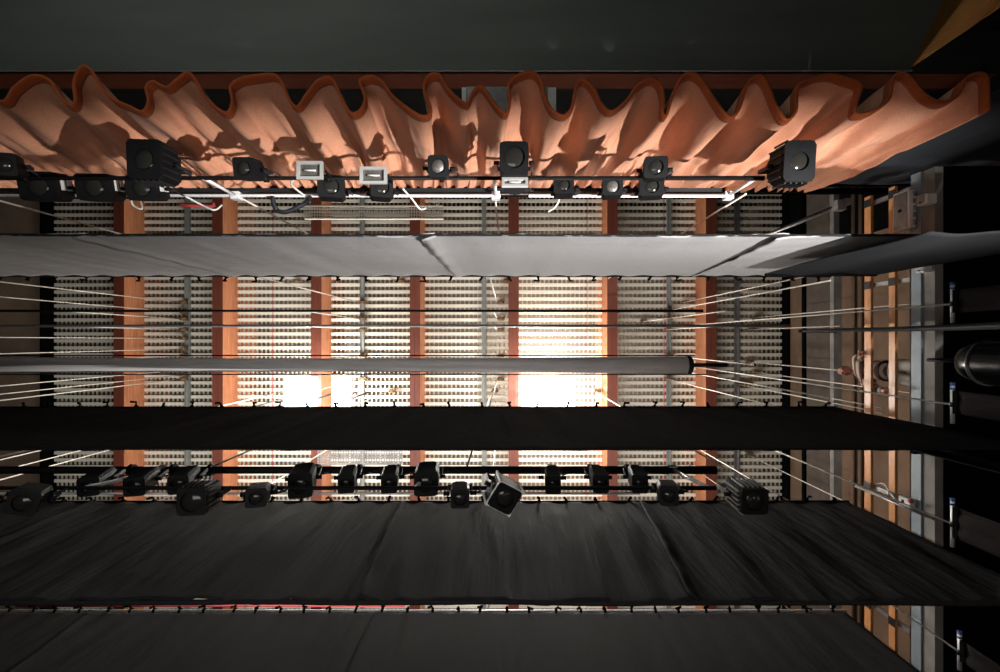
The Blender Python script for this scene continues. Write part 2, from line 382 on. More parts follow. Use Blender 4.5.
# ================================================================= BORDER CURTAINS
def smooth(a, b, x):
    t = min(1, max(0, (x-a)/(b-a))); return t*t*(3-2*t)
def fbm(x, y, z=0.0, o=3):
    v = 0; a = 1
    for k in range(o):
        v += a*noise.noise(Vector((x, y, z+7.3*k))); x *= 2.03; y *= 2.03; a *= 0.5
    return v
def border(name, label, Y, x0, x1, z0, z1, m, seams=(), wr=0.02, diag=0.0, toward=1, tie_step=0.5, hem=0.05, seed=0.0, nx_per=14, nz=48, pipe_r=0.03, rid=0.0, seam_bump=0.07):
    cuts = [(x0, x0)] + list(seams) + [(x1, x1)]     # each seam as (x at top, x at bottom)
    t = thing(name, label, 'border curtain', ((x0+x1)/2, Y, z1), 'black stage borders')
    for c in range(len(cuts)-1):
        (ta, ba), (tb, bb) = cuts[c], cuts[c+1]
        if c > 0: ta -= 0.14; ba -= 0.14
        n = max(6, int((tb-ta)*nx_per)); mb = MB()
        last = c == len(cuts)-2
        for i in range(n+1):
            u = i/n
            for j in range(nz+1):
                v = j/nz
                xt = ta + (tb-ta)*u; xb = ba + (bb-ba)*u
                x = xt + (xb-xt)*v
                z = z1 + (z0-z1)*v
                dz = 0.03*fbm(x*0.6, 1.7, seed)*v
                y = Y + toward*wr*fbm(x*1.9 + diag*v*(x-0.5)*0.25, v*0.9, seed, 4)*smooth(0, 0.25, v)
                if rid: y += toward*rid*(1-2*abs(noise.noise(Vector((x*2.3 + 0.6*v*math.copysign(1, x), v*0.8, seed)))))*smooth(0.02, 0.5, v)
                # thin vertical pulls below the ties
                y += toward*0.012*math.sin(x*2*PI/tie_step)*(1-v)**4
                # gathered edges at the seams
                w = (tb-ta)
                if c > 0: y += toward*seam_bump*math.exp(-(u*w/0.10)**2)*(0.4+0.6*v) * (1+0.5*fbm(v*9, x, seed, 2))
                if not last: y -= toward*0.02*math.exp(-((1-u)*w/0.12)**2)
                mb.v.append((x, y, z+dz))
        for i in range(n):
            for j in range(nz):
                a = i*(nz+1)+j; b = a+nz+1
                mb.f.append((a, b, b+1, a+1)); mb.sm.append(True)
        o = part(mb, 'cloth', m, t)
        md = o.modifiers.new('thick', 'SOLIDIFY'); md.thickness = 0.012; md.offset = 0
    # hem pocket
    mb = MB(); n = int((x1-x0)*6)
    pts = []
    for i in range(n+1):
        x = x0+(x1-x0)*i/n; pts.append((x, Y, z0 + 0.03*fbm(x*0.6, 1.7, seed)+0.01))
    mb.tube(pts, 0.03 if Y > 2 else 0.016, 8); part(mb, 'hem', m if Y > 2 else M['serge'], t)
    # ties over the pipe
    k = x0 + 0.08
    mbs = []
    while k < x1-0.03:
        kk = k + random.uniform(-0.05, 0.05)
        mb = MB()
        mb.rings([[Vector((kk+dx, Y+math.cos(2*PI*j/10)*(pipe_r+0.012), z1+0.05+math.sin(2*PI*j/10)*(pipe_r+0.012))) for j in range(10)] for dx in (-0.022, 0.022)], cap=False)
        s = random.uniform(0.03, 0.085); sd = -1 if Y < 0 else -1
        mb.tube([(kk, Y-math.copysign(pipe_r+0.012, Y), z1+0.05), (kk+random.uniform(-.04,.04), Y-math.copysign(pipe_r+0.03+s*0.5, Y), z1+0.03), (kk+random.uniform(-.08,.08), Y-math.copysign(pipe_r+s, Y), z1-0.02)], 0.02, 5)
        part(mb, 'tie', M['blackmatte'], t)
        k += tie_step
    return t
def border_pipe(Y, x0, x1, z1, m, label):
    return pipe_obj('hanging_pipe', (x0, Y, z1+0.05), (x1, Y, z1+0.05), 0.028, m, label, 'pipe')

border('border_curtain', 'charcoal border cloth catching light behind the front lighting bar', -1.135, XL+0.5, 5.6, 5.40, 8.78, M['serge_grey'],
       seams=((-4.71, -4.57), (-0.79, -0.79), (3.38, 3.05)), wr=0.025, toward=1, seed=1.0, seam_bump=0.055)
border_pipe(-1.135, XL+0.4, 5.7, 8.78, M['black'], 'black pipe carrying the charcoal front border')
border('border_curtain', 'plain black border in front of the glowing floodlights', 1.18, XL+0.5, 5.72, 5.41, 8.66, M['serge'],
       seams=(), wr=0.03, toward=-1, seed=4.0)
border_pipe(1.18, XL+0.4, 5.72, 8.66, M['black'], 'black pipe carrying the middle border')
border('border_curtain', 'wrinkled black border behind the rear lighting bar', 2.73, XL+0.5, 5.70, 5.19, 8.38, M['serge_wrinkled'],
       seams=((-6.9, -6.5), (-1.65, -1.42), (2.35, 2.02)), wr=0.04, diag=0.5, toward=-1, seed=9.0, nx_per=30, nz=60, seam_bump=0.06, rid=0.03)
border_pipe(2.73, XL+0.4, 5.74, 8.38, M['black'], 'black pipe carrying the wrinkled border')
border('border_curtain', 'rearmost black border below the strip of silver pipe', 4.57, XL+0.5, 5.66, 4.6, 8.38, M['serge_plain'],
       seams=((-6.9, -6.4), (-2.1, -2.0)), wr=0.03, toward=-1, seed=14.0, tie_step=0.42)
border_pipe(4.57, XL+0.4, 5.7, 8.38, M['silver'], 'silver pipe carrying the rearmost border')

# side leg curtains
def leg(label, Y, x0, x1, z0, z1, m, amp=0.05, freq=3.0, pipe=True, seed=0.0, along='x', pipe_m=None):
    t = thing('leg_curtain', label, 'leg curtain', ((x0+x1)/2, Y, z1) if along == 'x' else (Y, (x0+x1)/2, z1), 'side leg curtains')
    n = int((x1-x0)*26)+4; nz = 24; mb = MB()
    for i in range(n+1):
        u = x0+(x1-x0)*i/n
        for j in range(nz+1):
            v = j/nz; z = z1+(z0-z1)*v
            w = Y + amp*math.sin(u*2*PI*freq/1.0 + 1.5*noise.noise(Vector((u, seed, 0))))*(0.35+0.65*v) + 0.03*noise.noise(Vector((u*2, v*2, seed)))
            mb.v.append((u, w, z) if along == 'x' else (w, u, z))
    for i in range(n):
        for j in range(nz):
            a = i*(nz+1)+j; b = a+nz+1; mb.f.append((a, b, b+1, a+1)); mb.sm.append(True)
    o = part(mb, 'cloth', m, t); md = o.modifiers.new('thick', 'SOLIDIFY'); md.thickness = 0.01
    if along == 'x':
        hb = MB().box(x0, x1, Y-0.02, Y+0.02, z1-0.05, z1+0.01)
    else:
        hb = MB().box(Y-0.02, Y+0.02, x0, x1, z1-0.05, z1+0.01)
    part(hb, 'heading', M['blackmatte'], t)
    return t
leg('dim charcoal side leg continuing the front border towards the gallery', -0.95, 3.75, 5.36, 4.44, 7.3, M['serge_blue'], amp=0.015, freq=0.8, seed=2)
leg('black leg seen edge-on in front of the person', -0.155, 5.02, 5.6, 2.4, 8.6, M['serge_edge'], amp=0.05, freq=3.0, seed=5)
pipe_obj('hanging_pipe', (xr(799,8.65), -0.155, 8.65), (5.68, -0.155, 8.65), 0.03, M['black'], 'short black pipe above the leg seen edge-on', 'pipe')
leg('black leg hanging below the middle border beside the gallery', 1.50, 5.40, 5.9, 2.4, 6.70, M['serge'], amp=0.05, freq=2.0, seed=8)
# tormentor panel beside the orange curtain
leg('blue-grey black panel beside the end of the orange curtain', -2.47, 4.86, 7.2, 3.2, 8.02, M['serge_panel'], amp=0.015, freq=0.9, seed=11)

# short masking drapes under the gallery, each on a short silver pipe hung from a rope
for k, (x, yc, yl, h, lab) in enumerate([(5.335, 304, 38, 6.0, 'in front of the black rounded can'), (5.335, 404.5, 38, 6.0, 'behind the black rounded can'),
                               (5.335, 524, 46, 6.0, 'at the end of the wrinkled border'), (5.42, 652, 36, 6.0, 'at the end of the rearmost border')]):
    y = (yc-CY)/F*h; L = yl/F*h
    t = thing('masking_pipe', f'short silver pipe with blue tape hung {lab}', 'pipe', (x-0.01, y, h), 'short masking pipes')
    part(MB().tube([(x, y-L/2, h), (x, y+L/2, h)], 0.024, 10), 'tube', M['silver'], t)
    part(MB().tube([(x, y-L/2-0.035, h), (x, y-L/2+0.05, h)], 0.027, 10), 'tape_wrap', M['bluetape'], t, 'blue tape wrapped end')
    part(MB().tube([(x, y-0.03, h), (x, y+0.03, h)], 0.034, 10), 'rope_ring', M['dark'], t)
    o = MB().tube([(x, y, h+0.02), (x, y, 15.1)], 0.012, 6).build('hanging_rope', M['rope'], org=(x, y, h))
    tag(o, f'pale rope holding the short silver pipe {lab}', 'rope', 'ropes of the masking pipes')
    leg(f'narrow brownish-black drape on the short pipe {lab}', x, y-L/2+0.06, y+L/2-0.12, 2.2, h-0.03, M['serge_leg'], amp=0.02, freq=6, seed=20+k, along='y')
# large black rounded can
t = thing('black_can', 'large glossy black rounded can hanging between two short drapes', 'hanging can', (5.21, 0.25, 4.42))
X, Y_, Z = Vector((1,0,0)), Vector((0,1,0)), Vector((0,0,1))
part(MB().disc((5.21, 0.25, 4.42), X, Y_, Z, [(0.2,0),(0.235,0.02),(0.24,0.1),(0.24,0.95),(0.225,1.1),(0.18,1.22),(0.1,1.29),(0.03,1.31)], 32), 'shell', M['canblack'], t)
part(MB().disc((5.21, 0.25, 5.40), X, Y_, Z, [(0.243,0),(0.252,0.01),(0.252,0.03),(0.243,0.04)], 32), 'rim_band', M['dark'], t)
part(MB().tube([(5.21, 0.25, 5.72), (5.21, 0.25, 6.2), (5.3, 0.25, 6.3), (6.0, 0.25, 6.5), (6.0, 0.25, 6.78)], 0.02, 8), 'hanger_rod', M['black'], t)

# ================================================================= ORANGE HOUSE CURTAIN
hem_px = [(0,101),(14,87),(31,75.5),(48,79),(57,93),(69,105),(74,100),(73,82),(80,66),(90,69),(99,84),(112,98),(129,106),(142,111),(148,101),(146,87),(153,81),(166,87),(177,79),(187,72),(195,79),(204,96),(217,108),(227,112),(232,101),(230,86),(240,78),(258,75),(274,74.5),(282,83),(289,99),(297,106),(306,94),(316,81),(326,76.5),(333,80),(341,96),(350,112),(360,110),(365,97),(360,80),(371,75.5),(382,81),(392,95),(408,108),(423,116),(431,110),(424,88),(429,75),(439,74),(447,87),(457,97),(467,103),(473,92),(480,86),(487,92),(497,106),(506,113),(510,101),(509,84),(519,74.5),(532,71.5),(541,79),(545,95),(552,109),(564,115),(573,105),(576,87),(583,79),(593,87),(602,104),(612,111),(626,101),(637,86),(650,79),(660,84),(664,98),(663,112),(667,114),(672,98),(681,78),(691,72),(701,78),(714,98),(729,116),(739,110),(748,83),(759,75.5),(767,82),(776,104),(786,119),(796,111),(798,86),(811,79),(830,74),(848,77),(862,84),(858,100),(856,112),(866,113),(880,107),(890,97),(893,79),(901,72),(912,78),(925,94),(942,102),(958,95),(967,78),(980,72),(989,76),(990,92),(990,109)]
HH, HT, YC = 5.0, 8.12, -2.45
ctrl = []
# continuation beyond the left edge of the frame
x = -395
ext = []
k = 0
while x < -12:
    ext.append((x, 75 if k % 2 == 0 else 108)); x += 24 + 6*((k*7) % 3); k += 1
ctrl = ext + hem_px
ctrl = [Vector(((a-CX)/F*HH, (b-CY)/F*HH)) for a, b in ctrl]
def catmull(pts, sub):
    out = []
    for i in range(len(pts)-1):
        p0 = pts[max(0,i-1)]; p1 = pts[i]; p2 = pts[i+1]; p3 = pts[min(len(pts)-1, i+2)]
        for s in range(sub):
            t = s/sub
            out.append(0.5*((2*p1)+(p2-p0)*t+(2*p0-5*p1+4*p2-p3)*t*t+(3*p1-p0-3*p2+p3)*t**3))
    out.append(pts[-1]); return out
hemc = catmull(ctrl, 8)
N = len(hemc)
# smoothed path
xm = [p.x for p in hemc]
W = 60
xs = []
for i in range(N):
    a, b = max(0, i-W), min(N-1, i+W); xs.append(sum(xm[a:b+1])/(b-a+1))
xs0, xs1 = xs[0], xs[-1]
xs = [xm[0] + (v-xs0)/(xs1-xs0)*(xm[-1]-xm[0]) for v in xs]
arc = [0.0]
for i in range(1, N): arc.append(arc[-1]+(hemc[i]-hemc[i-1]).length)
def curtain_point(i, v):        # v: 0 at hem .. 1 at top
    p = hemc[i]
    w = (1-v)**0.9 if v < 1 else 0
    w = 0.04 + 0.96*w
    x = xs[i] + (p.x-xs[i])*w
    y = YC + (p.y-YC)*w*1.0
    s = arc[i]
    # smaller pleats grow towards the heading
    g = smooth(0.35, 1.0, v)
    y += 0.05*g*math.sin(s*2*PI/0.30 + 1.3*math.sin(s*1.7))
    x += 0.02*g*math.cos(s*2*PI/0.30)
    # slack folds across the cloth
    m_ = 4*v*(1-v)
    y += 0.10*m_*fbm(s*1.5, v*1.6, 2.0, 3) + 0.025*m_*fbm(s*0.8 + 3*v, v*7.0, 5.0, 2)
    rg = 1-2*abs(noise.noise(Vector((s*1.9, v*0.7, 11.0))))
    y += 0.085*(m_**0.7)*rg
    y += 0.03*smooth(0.1,0.5,v)*(1-smooth(0.8,1.0,v))*(1-2*abs(noise.noise(Vector((s*4.2, v*0.9, 4.0)))))
    x += 0.03*m_*fbm(s*1.2, v*3.0, 8.0, 2)
    return Vector((x, y, HH + (HT-HH)*v + 0.015*fbm(s*0.8, 0, 3)*(1-v)))
NV = 64
t = thing('house_curtain', 'copper-orange house curtain hanging in deep folds', 'curtain', (0, YC, HT))
def curtain_mesh(v0, v1, nv, off=0.0):
    mb = MB()
    for i in range(N):
        for j in range(nv+1):
            v = v0+(v1-v0)*j/nv; mb.v.append(tuple(curtain_point(i, v)))
    for i in range(N-1):
        for j in range(nv):
            a = i*(nv+1)+j; b = a+nv+1; mb.f.append((a, b, b+1, a+1)); mb.sm.append(True)
    return mb
o = part(curtain_mesh(0.012, 1.0, NV), 'cloth', M['copper'], t)
md = o.modifiers.new('thick', 'SOLIDIFY'); md.thickness = 0.008; md.offset = 0
o = part(curtain_mesh(0.0, 0.034, 4), 'hem_band', M['hem'], t, 'rust-orange hem band')
md = o.modifiers.new('thick', 'SOLIDIFY'); md.thickness = 0.026; md.offset = 0
mb = MB().box(hemc[0].x, xs[-1]+0.05, YC-0.045, YC+0.045, HT-0.02, HT+0.06); part(mb, 'heading_tape', M['blackmatte'], t)
pipe_obj('curtain_track', (XL+0.6, YC, HT+0.12), (7.4, YC, HT+0.12), 0.055, M['black'], 'black track pipe along the top of the orange curtain', 'curtain track')

# grey metal box and pipe behind the curtain
t = thing('vent_box', 'grey metal box with white ends behind the orange curtain', 'metal box', (0.03, -3.55, 7.5))
bx0, bx1 = xr(466, 7.5), xr(548, 7.5)
part(MB().box(bx0, bx1, -3.80, -3.35, 7.5, 7.85), 'housing', M['steel'], t)
part(MB().box(bx0-0.06, bx0, -3.78, -3.38, 7.48, 7.86), 'end_plate', M['whitepaint'], t, 'white end plate')
part(MB().box(bx1, bx1+0.12, -3.78, -3.30, 7.48, 7.86), 'end_plate', M['whitepaint'], t, 'white end plate')
part(MB().box(0.0, 0.06, -3.83, -3.80, 7.5, 7.7), 'latch', M['silver'], t)
mb = MB().box(bx0+0.2, bx0+0.25, -3.6, -3.55, 7.85, 8.3); mb.box(bx1-0.25, bx1-0.2, -3.6, -3.55, 7.85, 8.3); part(mb, 'hanger', M['black'], t)
pipe_obj('hanging_pipe', (XL+0.6, -3.575, 8.33), (6.8, -3.575, 8.33), 0.03, M['black'], 'black pipe hidden behind the orange curtain', 'pipe')

# ================================================================= LIGHTING BARS
def ladder_bar(label, Yl, hl, Yu, hu, xl0, xl1, xu0, xu1, mu, ml, ru, rl, hang):
    t = thing('lighting_bar', label, 'lighting bar', (0, Yl, hl))
    part(MB().tube([(xl0, Yl, hl), (xl1, Yl, hl)], rl, 12), 'lower_pipe', ml, t)
    part(MB().tube([(xu0, Yu, hu), (xu1, Yu, hu)], ru, 12), 'upper_pipe', mu, t)
    for x in hang:
        mb = MB().tube([(x, Yl, hl), (x, Yu, hu+0.03)], 0.022, 8)
        part(mb, 'hanger', M['silver'], t)
        mb = MB().boxc((x, Yu, hu+0.02), 0.1, 0.09, 0.1); part(mb, 'joint_clamp', M['silver'], t)
    return t
t1 = ladder_bar('front lighting bar with silver upper pipe below the orange curtain', -1.78, 5.5, -1.78, 6.16, -9.5, xr(764,5.5), -9.5, xr(730,6.16), M['silver'], M['black'], 0.024, 0.026, [2.72, -0.15, -3.355, -6.5])
t2 = ladder_bar('rear lighting bar in front of the wrinkled black border', 1.436, 4.85, 1.54, 5.92, -9.5, xr(716,4.85), -9.5, xr(716,5.92), M['dark'], M['black'], 0.05, 0.022, [1.95, -0.9, -4.1, -6.9])
pipe_obj('conduit_pipe', (-9.5, 1.62, 5.28), (xr(640,5.28), 1.62, 5.28), 0.014, M['silver'], 'thin silver conduit along the rear lighting bar', 'conduit')
o = MB().box(-9.4, xr(720, 6.3), -1.885, -1.84, 6.2, 6.26).build('cable_duct', M['dark'], org=(-3, -1.86, 6.2)); tag(o, 'dark cable duct along the front lighting bar', 'cable duct')

def frame_axes(f, r, roll=0.0):
    az = (r-f).normalized()
    ax = Vector((1,0,0)); ax = (ax - az*ax.dot(az)).normalized(); ay = az.cross(ax).normalized()
    c, s = math.cos(roll), math.sin(roll)
    return ax*c + ay*s, ay*c - ax*s, az
def poly_ring(c, ax, ay, w, d, ch):
    pts = [(-w/2+ch,-d/2),(w/2-ch,-d/2),(w/2,-d/2+ch),(w/2,d/2-ch),(w/2-ch,d/2),(-w/2+ch,d/2),(-w/2,d/2-ch),(-w/2,-d/2+ch)]
    return [c+ax*a+ay*b for a, b in pts]
def lamp_clamp(t, top, pipe, r=0.03):
    pipe = Vector(pipe); top = Vector(top)
    mb = MB()
    mb.rings([[Vector((pipe.x+dx, pipe.y+math.cos(2*PI*j/12)*(r+0.02), pipe.z+math.sin(2*PI*j/12)*(r+0.02))) for j in range(12)] for dx in (-0.022, 0.022)])
    d = (pipe-top)
    if d.length > 0.05: mb.tube([top, pipe - d.normalized()*(r+0.01)], 0.016, 6)
    part(mb, 'clamp', M['black'], t)
def spotlight(label, cat, f, hf, r, hr, w, d, pipe, group, roll=0.0, ch=0.12, fins=False, vents=False, lens=0.36, body=None, trim=None, glass='lens', taper=1.0, cable=True, shiny=False, edges=False):
    """f, r: front and rear centres (seen from the stage); hf, hr: their heights"""
    body = body or M['black']
    F0 = P(f[0], f[1], hf); R1 = P(r[0], r[1], hr)
    ax, ay, az = frame_axes(F0, R1, roll); L = (R1-F0).length
    w = w/F*hf; d = d/F*hf; chm = min(w, d)*ch
    t = thing('spotlight', label, cat, F0, group)
    # housing with a set-back nose and a stepped rear
    mb = MB()
    rings = [poly_ring(F0+az*0.03, ax, ay, w*0.96, d*0.96, chm), poly_ring(F0+az*0.06, ax, ay, w, d, chm),
             poly_ring(F0+az*L*0.72, ax, ay, w*taper, d*taper, chm), poly_ring(F0+az*L*0.75, ax, ay, w*0.86*taper, d*0.86*taper, chm*1.2),
             poly_ring(F0+az*L*0.95, ax, ay, w*0.82*taper, d*0.82*taper, chm*1.3), poly_ring(F0+az*L, ax, ay, w*0.6*taper, d*0.6*taper, chm)]
    mb.rings(rings, True, False)
    hous = part(mb, 'housing', body, t)
    # square colour frame with a round opening, then the lens behind it
    mb = MB(); n = 32; rr = lens*min(w, d)
    outer = []
    for j in range(n):
        a = 2*PI*j/n; c_, s_ = math.cos(a), math.sin(a); k = min(w/2/max(1e-6, abs(c_)), d/2/max(1e-6, abs(s_)))
        k = min(k, math.hypot(w/2, d/2)*0.93); outer.append(F0+ax*c_*k+ay*s_*k)
    inner = [F0+ax*math.cos(2*PI*j/n)*rr+ay*math.sin(2*PI*j/n)*rr for j in range(n)]
    mb.rings([[p+az*0.03 for p in outer], outer, inner, [p+az*0.035 for p in inner]], False, False)
    ff = part(mb, 'front_frame', trim or M['black'], t)
    mb = MB(); mb.disc(F0+az*0.034, ax, ay, -az, [(rr*1.02,-0.004),(rr,0.0),(rr*0.75,0.012),(rr*0.45,0.02),(rr*0.15,0.024)], 24)
    part(mb, 'lens', M[glass], ff, root=t)
    if fins or shiny:
        mb = MB()
        for k in range(5):
            yy = -d*0.36 + d*0.18*k
            for sx in (-1, 1): mb.obox(F0+az*L*0.40+ax*sx*(w*taper/2+0.006)+ay*yy, ax, ay, az, 0.018, 0.014, L*0.6)
            xx = -w*0.36 + w*0.18*k
            for sy in (-1, 1): mb.obox(F0+az*L*0.40+ay*sy*(d*taper/2+0.006)+ax*xx, ax, ay, az, 0.014, 0.018, L*0.6)
        part(mb, 'cooling_fins', M['steel'] if shiny else M['dark'], hous, root=t)
    if edges:
        for sx in (-1, 1):
            for sy in (-1, 1): part(MB().obox(F0+az*L*0.37+ax*sx*w/2+ay*sy*d/2, ax, ay, az, 0.02, 0.02, L*0.70), 'edge_strip', M['whitepaint'], t, 'bright silver edge strip')
        for sx in (-1, 1):
            part(MB().obox(F0+az*0.02+ax*sx*(w/2+0.002), ax, ay, az, 0.008, d, 0.02), 'edge_strip', M['whitepaint'], t, 'bright silver edge strip')
            part(MB().obox(F0+az*0.02+ay*sx*(d/2+0.002), ax, ay, az, w, 0.008, 0.02), 'edge_strip', M['whitepaint'], t, 'bright silver edge strip')
        part(MB().obox(F0+az*L*0.37+ax*w*0.51, ax, ay, az, 0.006, d*0.8, L*0.5), 'side_plate', M['steel'], t, 'grey side plate')
        part(MB().obox(F0+az*L*0.37-ay*d*0.51, ax, ay, az, w*0.8, 0.006, L*0.5), 'side_plate', M['steel'], t, 'grey side plate')
    if vents:
        for zz in (0.30, 0.58):
            mb = MB().obox(F0+az*L*zz+ax*(w/2+0.006)-ay*d*0.1, ax, ay, az, 0.012, d*0.42, L*0.18); part(mb, 'vent_plate', M['whitepaint'], hous, 'pale vent plate', root=t)
    # yoke straddling the body, knobs, clamp to the pipe
    Q = F0+az*L*0.5; T = F0+az*(L+0.045)
    mb = MB()
    hx = w*max(1, taper)/2+0.03
    for sx in (-1, 1): mb.obox(Q+az*(L*0.27+0.02)+ax*sx*hx, ax, ay, az, 0.008, 0.04, L*0.54+0.05)
    mb.obox(T, ax, ay, az, hx*2, 0.04, 0.008)
    yk = part(mb, 'yoke', M['steel'] if shiny else M['dark'], t)
    for sx in (-1, 1):
        mb = MB().tube([Q+ax*sx*(hx-0.02), Q+ax*sx*(hx+0.035)], 0.022, 10); part(mb, 'knob', M['black'], yk, root=t)
    if pipe: lamp_clamp(t, T, (T.x, pipe[0], pipe[1]), pipe[2])
    if cable:
        e = Vector((T.x+0.18, pipe[0], pipe[1]-0.02)); s0 = F0+az*L*0.98
        mid = (s0+e)/2 + Vector((0.10, 0.0, -0.10))
        mb = MB().tube([s0, s0.lerp(mid, 0.5)+Vector((0.03,0.02,-0.02)), mid, mid.lerp(e, 0.6)+Vector((0.01,0,-0.02)), e], 0.011, 6)
        part(mb, 'power_lead', M['lead'], t)
    return t
def small_flood(label, f, h, w, d, pipe, group, tilt=0.0):
    C = P(f[0], f[1], h); w = w/F*h; d = d/F*h
    az = Vector((0, math.sin(tilt), math.cos(tilt))); ax = Vector((1,0,0)); ay = az.cross(ax).normalized()
    t = thing('flood_lamp', label, 'floodlight', C, group)
    b = 0.028
    mb = MB()
    for sx in (-1, 1): mb.obox(C+ax*sx*(w/2-b/2), ax, ay, az, b, d, 0.03)
    for sy in (-1, 1): mb.obox(C+ay*sy*(d/2-b/2), ax, ay, az, w-2*b, b, 0.03)
    part(mb, 'front_frame', M['framegrey'], t, 'pale grey square frame')
    mb = MB().rings([poly_ring(C+az*0.016, ax, ay, w*0.99, d*0.99, 0.01), poly_ring(C+az*0.10, ax, ay, w*0.8, d*0.7, 0.02), poly_ring(C+az*0.15, ax, ay, w*0.5, d*0.45, 0.02)], True, False)
    part(mb, 'housing', M['dark'], t)
    mb = MB(); mb.rings([poly_ring(C+az*0.012, ax, ay, w-2*b, d-2*b, 0.004), poly_ring(C+az*0.0145, ax, ay, (w-2*b)*0.5, (d-2*b)*0.42, 0.004)], True, False)
    part(mb, 'reflector', M['reflector'], t)
    mb = MB().tube([C+ax*w*-0.22-az*0.004, C+ax*w*0.22-az*0.004], 0.009, 8); part(mb, 'lamp_tube', M['whitepaint'], t)
    T = C+az*0.2
    mb = MB()
    for sx in (-1, 1): mb.obox(C+az*0.11+ax*sx*(w/2+0.012), ax, ay, az, 0.006, 0.03, 0.18)
    mb.obox(T, ax, ay, az, w+0.03, 0.03, 0.006)
    part(mb, 'yoke', M['black'], t)
    lamp_clamp(t, T, (T.x, pipe[0], pipe[1]), pipe[2])
    return t

LO1 = (-1.78, 5.5, 0.026); UP1 = (-1.78, 6.16, 0.024)
LO2 = (1.436, 4.85, 0.022); UP2 = (1.54, 5.92, 0.05)
G1, G2 = 'lamps on the front lighting bar', 'lamps on the rear lighting bar'
fb = 'on the front lighting bar'
spotlight(f'big black ribbed spotlight at the gallery end of the front lighting bar', 'stage light', (800,161), 4.95, (778,171), 5.38, 31, 40, LO1, G1, fins=True, ch=0.2, lens=0.3)
spotlight(f'black spotlight hung below its twin, second from the gallery {fb}', 'stage light', (656,167), 5.0, (653,173), 5.35, 23, 21, LO1, G1)
spotlight(f'black spotlight tucked above its twin, third from the gallery {fb}', 'stage light', (652,186), 5.62, (649,193), 5.95, 24, 19, UP1, G1)
spotlight(f'small black spotlight with bright lens over the second beam {fb}', 'stage light', (613,186), 5.62, (610,193), 5.93, 20, 18, UP1, G1, glass='reflector')
spotlight(f'small black spotlight above the pipe midway between beams {fb}', 'stage light', (564,185), 5.62, (563,193), 5.92, 20, 17, UP1, G1)
spotlight(f'tall black square spotlight with large lens at the middle {fb}', 'stage light', (514,157), 4.95, (514,168), 5.36, 29, 31, LO1, G1, ch=0.08, lens=0.38, glass='lens')
small_flood('foreshortened pale-framed floodlight under the tall square spotlight', (515,182.5), 5.12, 26, 11, LO1, 'pale framed floodlights', tilt=0.45)
spotlight(f'small square spotlight with round lens beside the tall square one {fb}', 'stage light', (438,166), 5.0, (440,171), 5.34, 20, 21, LO1, G1, glass='reflector')
small_flood('pale-framed floodlight with a black lamp hanging behind it', (373.5,175.5), 4.98, 27, 17, LO1, 'pale framed floodlights')
spotlight('black spotlight half hidden behind the pale-framed floodlight', 'stage light', (382,187), 5.62, (380,194), 5.93, 22, 20, UP1, G1)
spotlight('black round-nosed spotlight between the two pale-framed floodlights', 'stage light', (331,186), 5.60, (333,193), 5.93, 26, 22, UP1, G1)
small_flood('pale-framed floodlight with a pale cable hanging at its side', (310,170.5), 4.98, 26, 18, LO1, 'pale framed floodlights')
spotlight(f'small black spotlight with tilted lens against the copper folds {fb}', 'stage light', (243,168), 5.0, (258,172), 5.32, 20, 21, LO1, G1)
spotlight(f'large black ribbed spotlight hanging at the far end {fb}', 'stage light', (143,159), 4.95, (170,171), 5.38, 32, 39, LO1, G1, fins=True, ch=0.1, lens=0.33)
spotlight('vented black lamp directly behind the large ribbed spotlight', 'stage light', (141,188), 5.60, (158,190), 5.96, 28, 24, UP1, G1, vents=True)
spotlight('middle one of three vented black lamps at the far end', 'stage light', (93,187), 5.60, (113,190), 5.96, 32, 26, UP1, G1, vents=True)
spotlight('outermost of the three vented black lamps', 'stage light', (37,186), 5.60, (60,189), 5.96, 34, 28, UP1, G1, vents=True)
spotlight('outermost black spotlight before the curtain at the far end', 'stage light', (3,164), 5.0, (16,168), 5.36, 20, 22, LO1, G1)

rb = 'on the rear lighting bar'
spotlight('long finned black spotlight at the gallery end of the rear lighting bar', 'stage light', (755,502), 4.42, (735,487), 4.82, 27, 26, None, G2, fins=True, shiny=True, lens=0.36, ch=0.06, cable=False)
spotlight(f'low-hung black lamp, second from the gallery {rb}', 'stage light', (669,496), 4.35, (665,487), 4.68, 19, 20, LO2, G2)
spotlight(f'slim black lamp, third from the gallery {rb}', 'stage light', (640,484), 5.08, (634,471), 5.56, 16, 19, UP2, G2)
spotlight(f'slim black lamp, fourth from the gallery {rb}', 'stage light', (601,484), 5.08, (595,471), 5.56, 16, 19, UP2, G2)
spotlight(f'upright slim black lamp, fifth from the gallery {rb}', 'stage light', (553,485), 5.08, (552,471), 5.56, 16, 19, UP2, G2)
t = spotlight('tilted black square lamp with bright silver edges', 'stage light', (505,499), 4.30, (500,484), 4.60, 27, 27, LO2, G2, roll=0.55, trim=M['black'], ch=0.05, edges=True, lens=0.34)
spotlight('low-hung square black lamp beside the tilted silver-edged one', 'stage light', (460,499), 4.35, (460,488), 4.68, 19, 19, LO2, G2)
spotlight(f'tall wide black lamp over the fourth beam from the gallery {rb}', 'stage light', (426,484), 5.06, (429,470), 5.58, 24, 25, UP2, G2)
spotlight(f'slim black lamp next to the tall wide one {rb}', 'stage light', (389,484), 5.08, (392,471), 5.56, 16, 19, UP2, G2)
spotlight(f'slim black lamp just beside the fifth beam from the gallery {rb}', 'stage light', (346,484), 5.08, (351,471), 5.56, 16, 19, UP2, G2)
spotlight(f'wide black lamp crossing the fifth beam {rb}', 'stage light', (300,486), 5.06, (307,471), 5.58, 23, 25, UP2, G2)
spotlight(f'low-hung small black lamp beside the ribbed spotlight {rb}', 'stage light', (256,498), 4.35, (262,489), 4.68, 20, 19, LO2, G2)
